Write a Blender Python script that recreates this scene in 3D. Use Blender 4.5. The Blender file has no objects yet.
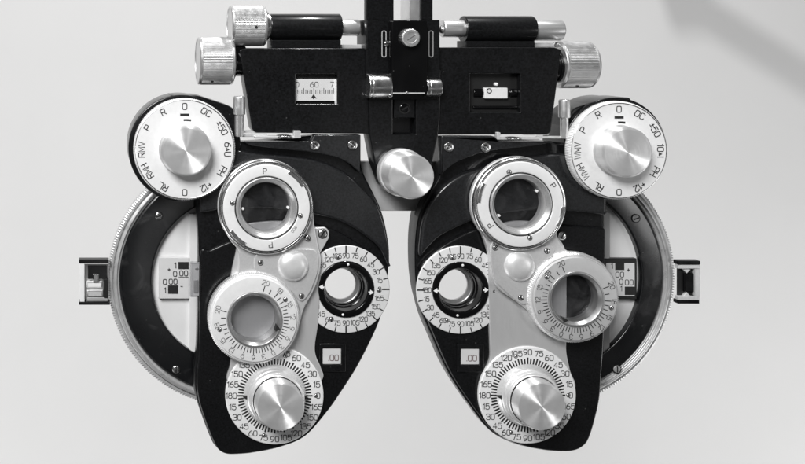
import bpy, bmesh, math, random
from mathutils import Vector
from mathutils.geometry import tessellate_polygon
random.seed(4)
R = math.radians
# ---------------------------------------------------------------- units
S = 0.00054            # metres per millimetre-ish drawing unit (one unit is about half a millimetre)
D, X0, Y0 = 850.0, 90.0, 40.0      # camera distance and foot point, drawing units
scene = bpy.context.scene
col = scene.collection

def wp(x, y, d):
    """drawing point seen at (x, y) and lying d units in front of the face plane"""
    f = (D - d) / D
    return (X0 + (x - X0) * f, Y0 + (y - Y0) * f)
def M(X, Y, d):
    return Vector(((X - 402.5) * S, -d * S, (232 - Y) * S))

# ---------------------------------------------------------------- camera, world, lamps, exposure
cam = bpy.data.cameras.new('camera'); co = bpy.data.objects.new('camera', cam); col.objects.link(co)
co.location = M(X0, Y0, D); co.rotation_euler = (R(90), 0, 0)
cam.sensor_width = 36; cam.lens = 36 * D / 805
cam.shift_x = (402.5 - X0) / 805; cam.shift_y = -(232 - Y0) / 805
cam.clip_start = 0.01; cam.clip_end = 50
scene.camera = co

w = bpy.data.worlds.new('World'); scene.world = w; w.use_nodes = True
w.node_tree.nodes['Background'].inputs['Color'].default_value = (1, 1, 1, 1)
w.node_tree.nodes['Background'].inputs['Strength'].default_value = 0.055

def area(name, loc, target, size, power, sy=None):
    l = bpy.data.lights.new(name, 'AREA'); l.energy = power; l.shape = 'RECTANGLE' if sy else 'SQUARE'
    l.size = size * S
    if sy: l.size_y = sy * S
    o = bpy.data.objects.new(name, l); col.objects.link(o)
    o.location = M(*loc); v = M(*target) - o.location
    o.rotation_euler = v.to_track_quat('-Z', 'Y').to_euler()
    return o
area('key_softbox', (-650, -1150, 1500), (380, 230, 0), 900, 20.5)
area('fill_softbox', (1890, 330, 1300), (420, 230, 0), 420, 0.8)
area('front_softbox', (770, 370, 1300), (380, 230, 0), 230, 0.018, 300)
area('side_softbox', (205, 560, 1300), (140, 270, 0), 240, 0.05, 420)
area('wall_fill_low', (1050, 2500, -500), (950, 1000, -1500), 1000, 3.2)
area('wall_shadow_lamp', (950, -2300, 300), (1000, 500, -1500), 105, 10.5)  # added lamp that throws the unseen arm's shadow onto the wall
area('wall_fill', (2600, 1600, -250), (900, 800, -1500), 1400, 5.2)
area('wall_fill_left', (-1100, 1700, -250), (700, 800, -1500), 1200, 4.4)
vs = scene.view_settings
vs.view_transform = 'Standard'; vs.look = 'None'; vs.exposure = 0.0; vs.gamma = 1.0

# ---------------------------------------------------------------- materials
def mat(name, base, rough=0.5, metal=0.0, **k):
    m = bpy.data.materials.new(name); m.use_nodes = True
    nt = m.node_tree; b = nt.nodes['Principled BSDF']
    if not isinstance(base, tuple): base = (base, base, base)
    b.inputs['Base Color'].default_value = (*base, 1)
    b.inputs['Roughness'].default_value = rough; b.inputs['Metallic'].default_value = metal
    tc = nt.nodes.new('ShaderNodeTexCoord'); src = tc.outputs['Object']
    def noise(scale, detail=3, vec=None):
        n = nt.nodes.new('ShaderNodeTexNoise'); n.inputs['Scale'].default_value = scale / S
        n.inputs['Detail'].default_value = detail; nt.links.new(vec or src, n.inputs['Vector']); return n
    def ramp(s, a, b_, c0, c1):
        r = nt.nodes.new('ShaderNodeMapRange'); r.inputs['From Min'].default_value = a; r.inputs['From Max'].default_value = b_
        r.inputs['To Min'].default_value = c0; r.inputs['To Max'].default_value = c1
        nt.links.new(s, r.inputs['Value']); return r.outputs['Result']
    if 'rv' in k:                                   # roughness mottling
        s, amp = k['rv']; n = noise(s, 4)
        nt.links.new(ramp(n.outputs['Fac'], .3, .7, max(0.02, rough - amp), rough + amp), b.inputs['Roughness'])
    if 'cv' in k or 'dust' in k:
        val = None
        s, amp = k.get('cv', (0.03, 0.0)); n = noise(s, 5)
        fac = ramp(n.outputs['Fac'], .3, .7, 1 - amp, 1 + amp)
        mx = nt.nodes.new('ShaderNodeMix'); mx.data_type = 'RGBA'; mx.blend_type = 'MULTIPLY'; mx.inputs['Factor'].default_value = 1
        mx.inputs[6].default_value = (*base, 1); nt.links.new(fac, mx.inputs[7]); outc = mx.outputs[2]
        if 'dust' in k:
            ds, thr, dcol = k['dust']
            v = nt.nodes.new('ShaderNodeTexVoronoi'); v.inputs['Scale'].default_value = ds / S
            nt.links.new(src, v.inputs['Vector'])
            sel = nt.nodes.new('ShaderNodeMath'); sel.operation = 'LESS_THAN'; nt.links.new(v.outputs['Distance'], sel.inputs[0]); 
            sp = nt.nodes.new('ShaderNodeSeparateColor'); nt.links.new(v.outputs['Color'], sp.inputs[0])
            lim = ramp(sp.outputs[0], 0.55, 1.0, 0.0, thr); nt.links.new(lim, sel.inputs[1])
            m2 = nt.nodes.new('ShaderNodeMix'); m2.data_type = 'RGBA'
            nt.links.new(sel.outputs[0], m2.inputs['Factor']); nt.links.new(outc, m2.inputs[6]); m2.inputs[7].default_value = (dcol, dcol, dcol, 1)
            outc = m2.outputs[2]
        nt.links.new(outc, b.inputs['Base Color'])
    if 'stain' in k:                                # wiped-on smears of dried film
        s, amt = k['stain']; n = noise(s, 6); n.inputs['Distortion'].default_value = 1.5
        f = ramp(n.outputs['Fac'], .52, .72, 0, 1)
        m3 = nt.nodes.new('ShaderNodeMix'); m3.data_type = 'RGBA'; nt.links.new(f, m3.inputs['Factor'])
        m3.inputs[7].default_value = (amt, amt, amt * 1.03, 1)
        lk = b.inputs['Base Color'].links
        if lk: nt.links.new(lk[0].from_socket, m3.inputs[6])
        else: m3.inputs[6].default_value = (*base, 1)
        nt.links.new(m3.outputs[2], b.inputs['Base Color'])
    if 'bump' in k:
        s, strength, dist = k['bump']; n = noise(s, 3)
        bp = nt.nodes.new('ShaderNodeBump'); bp.inputs['Strength'].default_value = strength; bp.inputs['Distance'].default_value = dist * S
        nt.links.new(n.outputs['Fac'], bp.inputs['Height']); nt.links.new(bp.outputs[0], b.inputs['Normal'])
    if 'streak' in k:                               # fine machining lines along one axis
        axis, s, amp = k['streak']
        mp = nt.nodes.new('ShaderNodeMapping'); sc = [1, 1, 1]; sc['XYZ'.index(axis)] = 0.03
        mp.inputs['Scale'].default_value = sc; nt.links.new(src, mp.inputs['Vector'])
        n = noise(s, 4, mp.outputs[0])
        nt.links.new(ramp(n.outputs['Fac'], .3, .7, max(.05, rough - amp), rough + amp), b.inputs['Roughness'])
        bp = nt.nodes.new('ShaderNodeBump'); bp.inputs['Strength'].default_value = 0.10; bp.inputs['Distance'].default_value = 0.06 * S
        nt.links.new(n.outputs['Fac'], bp.inputs['Height']); nt.links.new(bp.outputs[0], b.inputs['Normal'])
    if 'turned' in k:                               # lathe-turned face: circular grain
        b.inputs['Anisotropic'].default_value = k['turned']; b.inputs['Anisotropic Rotation'].default_value = 0.25
        tg = nt.nodes.new('ShaderNodeTangent'); tg.direction_type = 'RADIAL'; tg.axis = 'Y'
        nt.links.new(tg.outputs[0], b.inputs['Tangent'])
        gx = nt.nodes.new('ShaderNodeVectorMath'); gx.operation = 'MULTIPLY'; gx.inputs[1].default_value = (1, 0, 1); nt.links.new(src, gx.inputs[0])
        ln = nt.nodes.new('ShaderNodeVectorMath'); ln.operation = 'LENGTH'; nt.links.new(gx.outputs[0], ln.inputs[0])
        cb = nt.nodes.new('ShaderNodeCombineXYZ'); nt.links.new(ln.outputs['Value'], cb.inputs[0])
        n = noise(0.9, 5, cb.outputs[0]); n2 = noise(0.12, 4)
        ad = nt.nodes.new('ShaderNodeMath'); ad.operation = 'ADD'
        nt.links.new(ramp(n.outputs['Fac'], .3, .7, rough - .10, rough + .10), ad.inputs[0])
        nt.links.new(ramp(n2.outputs['Fac'], .35, .7, -.05, .10), ad.inputs[1]); nt.links.new(ad.outputs[0], b.inputs['Roughness'])
        bp = nt.nodes.new('ShaderNodeBump'); bp.inputs['Strength'].default_value = .12; bp.inputs['Distance'].default_value = .1 * S
        nt.links.new(n.outputs['Fac'], bp.inputs['Height']); nt.links.new(bp.outputs[0], b.inputs['Normal'])
    if 'spec' in k: b.inputs['Specular IOR Level'].default_value = k['spec']
    if 'coat' in k: b.inputs['Coat Weight'].default_value = k['coat']; b.inputs['Coat Roughness'].default_value = 0.14
    return m

BLACK  = mat('black_enamel', (0.0040, 0.0042, 0.0047), 0.42, rv=(0.03, .08), spec=.18, coat=.6, dust=(0.11, .085, .05), cv=(.55, .9), bump=(0.8, .12, .25))
SHELL  = mat('black_satin_enamel', (0.0065, 0.0069, 0.0079), 0.50, rv=(0.025, .08), spec=.4, coat=.9, dust=(0.11, .085, .05), cv=(.55, .9), bump=(0.7, .15, .25))
GLOSS  = mat('black_gloss', (0.003, 0.003, 0.0033), 0.16, rv=(0.04, .08), cv=(.05, .2), dust=(0.13, .08, .05))
WHEELB = mat('worn_black_enamel', (0.005, 0.0053, 0.006), 0.26, rv=(0.02, .12), coat=.5, stain=(.03, .035), dust=(0.12, .12, .06))
DARK   = mat('recess_black', 0.004, 0.6, cv=(.1, .2))
INK    = mat('engraved_black', 0.012, 0.6, cv=(.4, .2))
GREYINK= mat('engraved_grey', 0.10, 0.6, cv=(.4, .2))
REDINK = mat('readout_ink', (0.10, 0.055, 0.055), 0.6, cv=(.4, .2))
DIAL   = mat('anodised_dial', 0.82, 0.40, 0.12, rv=(0.05, .06), cv=(.25, .03))
CREAM  = mat('satin_dial', 0.74, 0.45, 0.1, rv=(0.05, .06), cv=(.25, .03))
SATIN  = mat('satin_aluminium', 0.78, 0.36, 0.55, rv=(0.06, .06), cv=(.5, .05), bump=(1.2, .08, .2))
PLATE  = mat('brushed_aluminium', 0.72, 0.40, 0.6, streak=('Z', 2.2, .07))
TURNED = mat('turned_aluminium', 0.88, 0.48, 0.7, turned=0.95, cv=(.12, .05))
STEEL  = mat('polished_steel', 0.74, 0.26, 1.0, rv=(0.1, .06), cv=(.2, .05))
KNURL  = mat('knurled_aluminium', 0.72, 0.38, 0.85, rv=(0.2, .06), cv=(.2, .06))
RIM    = mat('wheel_rim_metal', 0.66, 0.34, 0.6, rv=(0.1, .08), cv=(.1, .08))
WHITE  = mat('white_enamel', 0.70, 0.5, 0, cv=(.05, .03), rv=(.05, .05))
WINDOW = mat('readout_card', 0.62, 0.5, 0, cv=(.08, .03))
GREYM  = mat('grey_enamel', 0.36, 0.45, 0.2, cv=(.05, .08))
DOT    = mat('white_dot_paint', 0.85, 0.4, 0, cv=(.5, .03))
ARMM   = mat('arm_enamel', 0.3, 0.5, 0, cv=(.05, .05))
BEZEL  = mat('bezel_metal', 0.42, 0.36, 0.8, rv=(.1, .06), cv=(.1, .06))
SHADE_DIAL  = mat('shaded_satin_dial', 0.56, 0.42, 0.3, rv=(.05, .06), cv=(.25, .03))
CAP    = mat('ground_steel', 0.74, 0.34, 0.8, streak=('X', 1.2, .08))
BACKM  = mat('pale_grey_enamel', 0.62, 0.45, 0.1, cv=(.05, .06))
DOME   = mat('satin_dome', 0.84, 0.36, 0.5, rv=(.1, .05), cv=(.2, .04))
CAPM   = mat('satin_cap_metal', 0.84, 0.34, 0.85, rv=(.1, .05), cv=(.2, .04))
POST   = mat('post_enamel', 0.012, 0.4, rv=(.05, .08), cv=(.1, .1))
WALL   = mat('wall_paint', (0.735, 0.732, 0.728), 0.85, 0, cv=(.004, .012), bump=(0.15, .1, 1))
def glass_mat(name, tint, refl, film=.03):
    m = bpy.data.materials.new(name); m.use_nodes = True; nt = m.node_tree
    nt.nodes.remove(nt.nodes['Principled BSDF']); out = nt.nodes['Material Output']
    t = nt.nodes.new('ShaderNodeBsdfTransparent'); t.inputs[0].default_value = (tint, tint, tint * 1.01, 1)
    g = nt.nodes.new('ShaderNodeBsdfGlossy'); g.inputs['Roughness'].default_value = 0.08
    n = nt.nodes.new('ShaderNodeTexNoise'); n.inputs['Scale'].default_value = 0.08 / S; n.inputs['Detail'].default_value = 6
    tc = nt.nodes.new('ShaderNodeTexCoord'); nt.links.new(tc.outputs['Object'], n.inputs['Vector'])
    r = nt.nodes.new('ShaderNodeMapRange'); r.inputs['From Min'].default_value = .35; r.inputs['From Max'].default_value = .75
    r.inputs['To Min'].default_value = refl * .5; r.inputs['To Max'].default_value = refl * 1.8
    nt.links.new(n.outputs['Fac'], r.inputs['Value'])
    mx = nt.nodes.new('ShaderNodeMixShader'); nt.links.new(r.outputs[0], mx.inputs[0]); nt.links.new(t.outputs[0], mx.inputs[1]); nt.links.new(g.outputs[0], mx.inputs[2])
    df = nt.nodes.new('ShaderNodeBsdfDiffuse'); df.inputs[0].default_value = (.7, .7, .72, 1)
    n2 = nt.nodes.new('ShaderNodeTexNoise'); n2.inputs['Scale'].default_value = 0.05 / S; n2.inputs['Detail'].default_value = 8; n2.inputs['Distortion'].default_value = 1.2
    nt.links.new(tc.outputs['Object'], n2.inputs['Vector'])
    r2 = nt.nodes.new('ShaderNodeMapRange'); r2.inputs['From Min'].default_value = .4; r2.inputs['From Max'].default_value = .75
    r2.inputs['To Min'].default_value = film * .15; r2.inputs['To Max'].default_value = film; nt.links.new(n2.outputs['Fac'], r2.inputs['Value'])
    m2 = nt.nodes.new('ShaderNodeMixShader'); nt.links.new(r2.outputs[0], m2.inputs[0]); nt.links.new(mx.outputs[0], m2.inputs[1]); nt.links.new(df.outputs[0], m2.inputs[2])
    nt.links.new(m2.outputs[0], out.inputs[0]); return m
GLASS = glass_mat('lens_glass', 0.8, 0.06, .035)
GLASS2 = glass_mat('tinted_lens_glass', 0.78, 0.05, .05)
CLEAR = glass_mat('clear_plastic', 0.80, 0.10)

# ---------------------------------------------------------------- stroke lettering (pantograph style)
def chaikin(p, closed, n=2):
    for _ in range(n):
        q = []; m = len(p)
        rng = range(m) if closed else range(m - 1)
        if not closed: q.append(p[0])
        for i in rng:
            a, b = p[i], p[(i + 1) % m]
            q.append((a[0]*.75+b[0]*.25, a[1]*.75+b[1]*.25)); q.append((a[0]*.25+b[0]*.75, a[1]*.25+b[1]*.75))
        if not closed: q.append(p[-1])
        p = q
    return p
# strokes: (points, smooth, closed); cell is 0..4 wide, 0..6 tall
GL = {
 '0': (4, [([(0,1),(0,5),(.6,6),(3.4,6),(4,5),(4,1),(3.4,0),(.6,0)],1,1)]),
 'O': (4.4, [([(0,1),(0,5),(.6,6),(3.8,6),(4.4,5),(4.4,1),(3.8,0),(.6,0)],1,1)]),
 '1': (1.6, [([(0,4.8),(1.4,6),(1.4,0)],0,0)]),
 '2': (4, [([(0,4.4),(0.2,6),(3.8,6.2),(4.2,4),(3,2.6),(0,0)],1,0),([(0,0),(4,0)],0,0)]),
 '3': (4, [([(0,5),(.6,6.2),(3.9,6.2),(4,3.3),(1.6,3.2)],1,0),([(1.6,3.2),(4.3,3.1),(4.2,-.2),(.4,-.2),(0,1.1)],1,0)]),
 '4': (4, [([(3,0),(3,6),(0,1.6),(4,1.6)],0,0)]),
 '5': (4, [([(3.7,6),(.4,6),(.2,3.3)],0,0),([(.2,3.3),(1.2,4),(4.1,4.1),(4.2,-.2),(.4,-.2),(0,1)],1,0)]),
 '6': (4, [([(3.4,6),(1.6,5.6),(0,3.2),(0,1)],1,0),([(0,1),(0,2.6),(.6,3.6),(3.4,3.6),(4,2.6),(4,1),(3.4,0),(.6,0)],1,1)]),
 '7': (3.8, [([(0,6),(3.8,6),(1.4,0)],0,0)]),
 '8': (4, [([(.3,3.9),(.3,5.2),(.9,6),(3.1,6),(3.7,5.2),(3.7,3.9),(3.1,3.2),(.9,3.2)],1,1),([(0,.9),(0,2.4),(.7,3.2),(3.3,3.2),(4,2.4),(4,.9),(3.3,0),(.7,0)],1,1)]),
 '9': (4, [([(.6,0),(2.4,.4),(4,2.8),(4,5)],1,0),([(4,5),(4,3.4),(3.4,2.4),(.6,2.4),(0,3.4),(0,5),(.6,6),(3.4,6)],1,1)]),
 'P': (3.8, [([(0,0),(0,6)],0,0),([(0,6),(3.6,6),(4,5.6),(4,3.3),(3.6,2.9),(0,2.9)],1,0)]),
 'R': (4, [([(0,0),(0,6)],0,0),([(0,6),(3.6,6),(4,5.6),(4,3.3),(3.6,2.9),(0,2.9)],1,0),([(2,2.9),(4,0)],0,0)]),
 'M': (4.2, [([(0,0),(0,6),(2.1,1.6),(4.2,6),(4.2,0)],0,0)]),
 'W': (5.2, [([(0,6),(1.2,0),(2.6,5.4),(4,0),(5.2,6)],0,0)]),
 'V': (4, [([(0,6),(2,0),(4,6)],0,0)]),
 'H': (4, [([(0,0),(0,6)],0,0),([(4,0),(4,6)],0,0),([(0,3),(4,3)],0,0)]),
 'L': (3.4, [([(0,6),(0,0),(3.4,0)],0,0)]),
 'C': (4, [([(4,4.6),(3.7,6),(.6,6.1),(0,5),(0,1),(.6,-.1),(3.7,0),(4,1.4)],1,0)]),
 'U': (4, [([(0,6),(0,1),(.7,-.1),(3.3,-.1),(4,1),(4,6)],1,0)]),
 'I': (0.6, [([(.3,0),(.3,6)],0,0)]),
 '+': (3, [([(0,3),(3,3)],0,0),([(1.5,1.5),(1.5,4.5)],0,0)]),
 '-': (2.4, [([(0,3),(2.4,3)],0,0)]),
 '±': (2.8, [([(0,3.6),(2.8,3.6)],0,0),([(1.4,2.2),(1.4,5)],0,0),([(0,1.2),(2.8,1.2)],0,0)]),
 '^': (2.4, [([(0,1.6),(2.4,1.6),(1.2,4)],0,1)]),
 '.': (0.7, [([(.3,0),(.3,.5)],0,0)]),
}

# ---------------------------------------------------------------- mesh builder
class MB:
    def __init__(s): s.v = []; s.f = []; s.m = []; s.mats = []; s.flat = []
    def mi(s, m):
        if m not in s.mats: s.mats.append(m)
        return s.mats.index(m)
    def face(s, idx, m, flat=False):
        s.f.append(tuple(idx)); s.m.append(m); s.flat.append(flat)
    def grid(s, rings, m, closed=True, caps=(False, False)):
        mi = s.mi(m); n = len(rings[0]); base = len(s.v)
        for r in rings: s.v.extend(r)
        for i in range(len(rings) - 1):
            for j in range(n if closed else n - 1):
                a = base + i*n + j; b = base + i*n + (j+1) % n
                s.face((a, b, b + n, a + n), mi)
        if caps[0]: s.face([base + j for j in range(n)][::-1], mi)
        if caps[1]: s.face([base + (len(rings)-1)*n + j for j in range(n)], mi)
    def lathe(s, c, prof, m, seg=96, axis='d', t0=0, t1=None, teeth=None, bev=0.5):
        """c: (X, Y, d) world point on the axis; prof: list of (r, h) along the axis; h added along axis
        teeth: (count, amplitude, i0, i1) modulates profile points i0..i1"""
        if bev and not teeth: prof = roundp(prof, bev)
        closed = t1 is None; t1_ = 2*math.pi if closed else t1
        n = seg if closed else seg + 1
        rings = []
        for k, (r, h) in enumerate(prof):
            ring = []
            for j in range(n):
                t = t0 + (t1_ - t0) * j / seg
                rr = r
                if teeth and teeth[2] <= k <= teeth[3]: rr = r + teeth[1] * math.cos(teeth[0] * t)
                u, v = rr * math.cos(t), rr * math.sin(t)
                if axis == 'd': p = M(c[0] + u, c[1] - v, c[2] + h)
                elif axis == 'x': p = M(c[0] + h, c[1] - u, c[2] + v)
                else: p = M(c[0] + u, c[1] - h, c[2] + v)
                ring.append(p)
            rings.append(ring)
        s.grid(rings, m, closed, (False, False))
    def poly3(s, loops, d, m):
        """flat filled polygon, loops[0] outer, others holes; world coords"""
        mi = s.mi(m); base = len(s.v)
        pts = [p for l in loops for p in l]
        s.v.extend(M(x, y, d) for x, y in pts)
        for t in tessellate_polygon([[Vector((x, y, 0)) for x, y in l] for l in loops]):
            if len(set(t)) == 3: s.face([base + i for i in t], mi, True)
    def plate(s, outer, d0, d1, m, bev=1.0, holes=(), steps=4, back=True):
        loops = [orient(outer, 1)] + [orient(h, -1) for h in holes]
        tops = []
        for l in loops:
            rings = [[M(x, y, d0) for x, y in l], [M(x, y, d1 - bev) for x, y in l]]
            if bev > 0:
                for k in range(1, steps + 1):
                    a = k / steps * math.pi / 2
                    q = offset(l, bev * (1 - math.cos(a)))
                    rings.append([M(x, y, d1 - bev + bev * math.sin(a)) for x, y in q])
                tops.append(q)
            else: tops.append(l)
            s.grid(rings, m)
        s.poly3(tops, d1, m)
        if back: s.poly3(loops, d0, m)
    def box(s, x0, y0, x1, y1, d0, d1, m, bev=.6, r=0.8):
        s.plate(rrect(x0, y0, x1, y1, r), d0, d1, m, bev, steps=2)
    def stroke(s, pts, hw, d, m, closed=False):
        mi = s.mi(m); n = len(pts); base = len(s.v); L = []
        for i in range(n):
            p = pts[i]
            a = pts[i-1] if (closed or i > 0) else None
            b = pts[(i+1) % n] if (closed or i < n-1) else None
            def nrm(u, w_):
                dx, dy = w_[0]-u[0], w_[1]-u[1]; l = math.hypot(dx, dy) or 1e-9; return (-dy/l, dx/l), (dx/l, dy/l)
            ex = (0, 0)
            if a and b:
                n1, _ = nrm(a, p); n2, _ = nrm(p, b); sx, sy = n1[0]+n2[0], n1[1]+n2[1]; l2 = sx*sx+sy*sy
                k = 2/max(l2, .8); nn = (sx*k, sy*k)
            elif b: nn, t = nrm(p, b); ex = (-t[0]*hw*.7, -t[1]*hw*.7)
            else: nn, t = nrm(a, p); ex = (t[0]*hw*.7, t[1]*hw*.7)
            L.append((p[0]+ex[0]+nn[0]*hw, p[1]+ex[1]+nn[1]*hw, p[0]+ex[0]-nn[0]*hw, p[1]+ex[1]-nn[1]*hw))
        for a in L: s.v.append(M(a[0], a[1], d)); s.v.append(M(a[2], a[3], d))
        for i in range(n if closed else n-1):
            j = (i+1) % n; s.face((base+2*i, base+2*i+1, base+2*j+1, base+2*j), mi)
    def text(s, st, X, Y, h, d, rot=0, m=None, wt=0.13, sp=1.5, sx=1.0):
        m = m or INK; k = h / 6.0
        tot = sum(GL[c][0] for c in st) + sp * (len(st) - 1); x = -tot / 2
        cr, sr = math.cos(rot), math.sin(rot)
        for c in st:
            gw, strokes = GL[c]
            for pts, sm, cl in strokes:
                p = chaikin(pts, cl, 2) if sm else pts
                q = []
                for gx, gy in p:
                    ax, ay = (x + gx) * k * sx, (gy - 3) * k
                    q.append((X + ax*cr - ay*sr, Y - (ax*sr + ay*cr)))
                s.stroke(q, h * wt / 2, d, m, bool(cl))
            x += gw + sp
    def tick(s, c, a, r0, r1, hw, d, m):
        ca, sa = math.cos(a), math.sin(a)
        s.stroke([(c[0]+r0*ca, c[1]-r0*sa), (c[0]+r1*ca, c[1]-r1*sa)], hw, d, m)
    def build(s, name, parent=None, label=None, smooth=38):
        me = bpy.data.meshes.new(name)
        lo = Vector((min(v[i] for v in s.v) for i in range(3))); hi = Vector((max(v[i] for v in s.v) for i in range(3)))
        c = (lo + hi) / 2
        me.from_pydata([v - c for v in s.v], [], s.f)
        for m in s.mats: me.materials.append(m)
        me.polygons.foreach_set('material_index', s.m)
        at_ = me.attributes.new('flatcap', 'BOOLEAN', 'FACE'); at_.data.foreach_set('value', s.flat)
        bm = bmesh.new(); bm.from_mesh(me)
        bmesh.ops.remove_doubles(bm, verts=bm.verts, dist=1e-7)
        bmesh.ops.recalc_face_normals(bm, faces=bm.faces); bm.to_mesh(me); bm.free()
        me.polygons.foreach_set('use_smooth', [True] * len(me.polygons))
        me.set_sharp_from_angle(angle=R(smooth))
        big = [i for i, p in enumerate(me.polygons) if me.attributes['flatcap'].data[i].value]
        for i in big: me.polygons[i].use_smooth = False
        me.attributes.remove(me.attributes['flatcap'])
        o = bpy.data.objects.new(name, me); col.objects.link(o)
        WLOC[o.name] = c
        o.location = c - (WLOC[parent.name] if parent else Vector((0, 0, 0)))
        if parent: o.parent = parent
        if label: o['label'] = label
        return o
WLOC = {}
def roundp(prof, b):
    out = [prof[0]]
    for i in range(1, len(prof) - 1):
        p, a, c = prof[i], prof[i-1], prof[i+1]
        l1 = math.hypot(a[0]-p[0], a[1]-p[1]); l2 = math.hypot(c[0]-p[0], c[1]-p[1])
        if l1 < 1e-6 or l2 < 1e-6: out.append(p); continue
        dot = ((a[0]-p[0])*(c[0]-p[0]) + (a[1]-p[1])*(c[1]-p[1])) / l1 / l2
        t = min(b, l1*.45, l2*.45)
        if dot < -.97: out.append(p); continue
        p1 = (p[0]+(a[0]-p[0])/l1*t, p[1]+(a[1]-p[1])/l1*t); p2 = (p[0]+(c[0]-p[0])/l2*t, p[1]+(c[1]-p[1])/l2*t)
        for u in (0, .33, .67, 1):
            out.append(((1-u)**2*p1[0]+2*u*(1-u)*p[0]+u*u*p2[0], (1-u)**2*p1[1]+2*u*(1-u)*p[1]+u*u*p2[1]))
    out.append(prof[-1]); return out
def area2(l): return sum(l[i-1][0]*l[i][1]-l[i][0]*l[i-1][1] for i in range(len(l)))
def orient(l, sgn): return list(l) if area2(l)*sgn > 0 else list(l)[::-1]
def offset(l, t):
    """move a loop to its left-hand side (inside of a positive loop)"""
    n = len(l); out = []
    for i in range(n):
        a, p, b = l[i-1], l[i], l[(i+1) % n]
        d1 = (p[0]-a[0], p[1]-a[1]); d2 = (b[0]-p[0], b[1]-p[1])
        l1 = math.hypot(*d1) or 1e-9; l2 = math.hypot(*d2) or 1e-9
        n1 = (-d1[1]/l1, d1[0]/l1); n2 = (-d2[1]/l2, d2[0]/l2)
        sx, sy = n1[0]+n2[0], n1[1]+n2[1]; q = max(sx*sx+sy*sy, .5)
        out.append((p[0]+2*sx/q*t, p[1]+2*sy/q*t))
    return out
def circ(X, Y, r, n=64): return [(X+r*math.cos(2*math.pi*i/n), Y+r*math.sin(2*math.pi*i/n)) for i in range(n)]
def rrect(x0, y0, x1, y1, r):
    if x0 > x1: x0, x1 = x1, x0
    if y0 > y1: y0, y1 = y1, y0
    return rpoly([(x0,y0,r),(x1,y0,r),(x1,y1,r),(x0,y1,r)])
def rpoly(pts, n=5):
    out = []; m = len(pts)
    for i in range(m):
        p = pts[i]; a = pts[i-1]; b = pts[(i+1) % m]; r = p[2] if len(p) > 2 else .6
        l1 = math.hypot(a[0]-p[0], a[1]-p[1]); l2 = math.hypot(b[0]-p[0], b[1]-p[1])
        t = min(r, l1*.48, l2*.48)
        p1 = (p[0]+(a[0]-p[0])/l1*t, p[1]+(a[1]-p[1])/l1*t); p2 = (p[0]+(b[0]-p[0])/l2*t, p[1]+(b[1]-p[1])/l2*t)
        for k in range(n+1):
            u = k/n; out.append(((1-u)**2*p1[0]+2*u*(1-u)*p[0]+u*u*p2[0], (1-u)**2*p1[1]+2*u*(1-u)*p[1]+u*u*p2[1]))
    return out
def cr(pts, n=6, closed=True):
    out = []; m = len(pts)
    for i in range(m if closed else m-1):
        P = [pts[(i+k) % m] if closed else pts[min(max(i+k, 0), m-1)] for k in (-1, 0, 1, 2)]
        for j in range(n):
            t = j/n
            out.append(tuple(.5*(2*P[1][c]+(P[2][c]-P[0][c])*t+(2*P[0][c]-5*P[1][c]+4*P[2][c]-P[3][c])*t*t+(3*P[1][c]-P[0][c]-3*P[2][c]+P[3][c])*t**3) for c in (0, 1)))
    if not closed: out.append(pts[-1])
    return out
def at(pts, d): return [wp(x, y, d) for x, y in pts]
def empty(name, loc, label=None, cat=None):
    o = bpy.data.objects.new(name, None); col.objects.link(o); o.location = loc; WLOC[o.name] = loc
    o.empty_display_size = .02
    if label: o['label'] = label
    if cat: o['category'] = cat
    return o

def screw(parent, px, py, r, d, ang=30, m=None, name='screw', socket=False):
    X, Y = wp(px, py, d); b = MB(); m = m or STEEL
    if socket:
        b.lathe((X, Y, d), [(r, -3), (r, 1.2), (r*.62, 1.6), (r*.56, .2), (0, .2)], m, 32, bev=.3)
        b.lathe((X, Y, d), [(r*.5, .22), (r*.5, .3), (0, .3)], DARK, 6, bev=0)
        b.lathe((X, Y, d), [(r*.28, .25), (r*.26, .7), (0, .8)], m, 24, bev=0.1)
        b.lathe((X, Y, d), [(r*1.12, -3), (r*1.12, .25), (r*.95, .3)], DARK, 32, bev=0)
    else:
        b.lathe((X, Y, d), [(r, -1), (r, .2), (r*.8, .65), (r*.4, .85), (0.001, .9)], m, 28, bev=.15)
        a = R(ang); c, s_ = math.cos(a)*r*.7, math.sin(a)*r*.7
        b.stroke([(X-c, Y+s_), (X+c, Y-s_)], r*.17, d+.97, DARK)
        b.lathe((X, Y, d), [(r*1.22, -1), (r*1.22, .1), (r*.9, .12)], DARK, 28, bev=0)
    return b.build(name, parent)

# ================================================================= the setting
b = MB(); wd = -1500
b.v = [M(-6000, -4200, wd), M(7500, -4200, wd), M(7500, 5200, wd), M(-6000, 5200, wd)]; b.mi(WALL); b.face((0,1,2,3), 0)
wall = b.build('wall'); wall['kind'] = 'structure'

# ================================================================= the instrument
ROOT = empty('phoropter', M(402, 120, -20),
    'black and silver phoropter with two dial-covered lens heads hanging in front of a pale wall', 'phoropter')

# ---- one lens head ----------------------------------------------------------------------------
def dial_text(mb, c, d, labels, r, h, upright=False, ink=None, wt=.13, rot0=0, sp=1.5):
    for a, t in labels:
        X, Y = c[0]+r*math.cos(R(a)), c[1]-r*math.sin(R(a))
        mb.text(t, X, Y, h, d, R(rot0) if upright else R(a-90), ink, wt, sp)

AXIS = [(0,'0'),(15,'15'),(30,'30'),(45,'45'),(60,'60'),(75,'75'),(90,'90'),(105,'105'),(120,'120'),(135,'135'),(150,'150'),(165,'165'),
        (180,'180'),(195,'15'),(210,'30'),(225,'45'),(240,'60'),(255,'75'),(270,'90'),(285,'105'),(300,'120'),(315,'135'),(330,'150'),(345,'165')]

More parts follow.
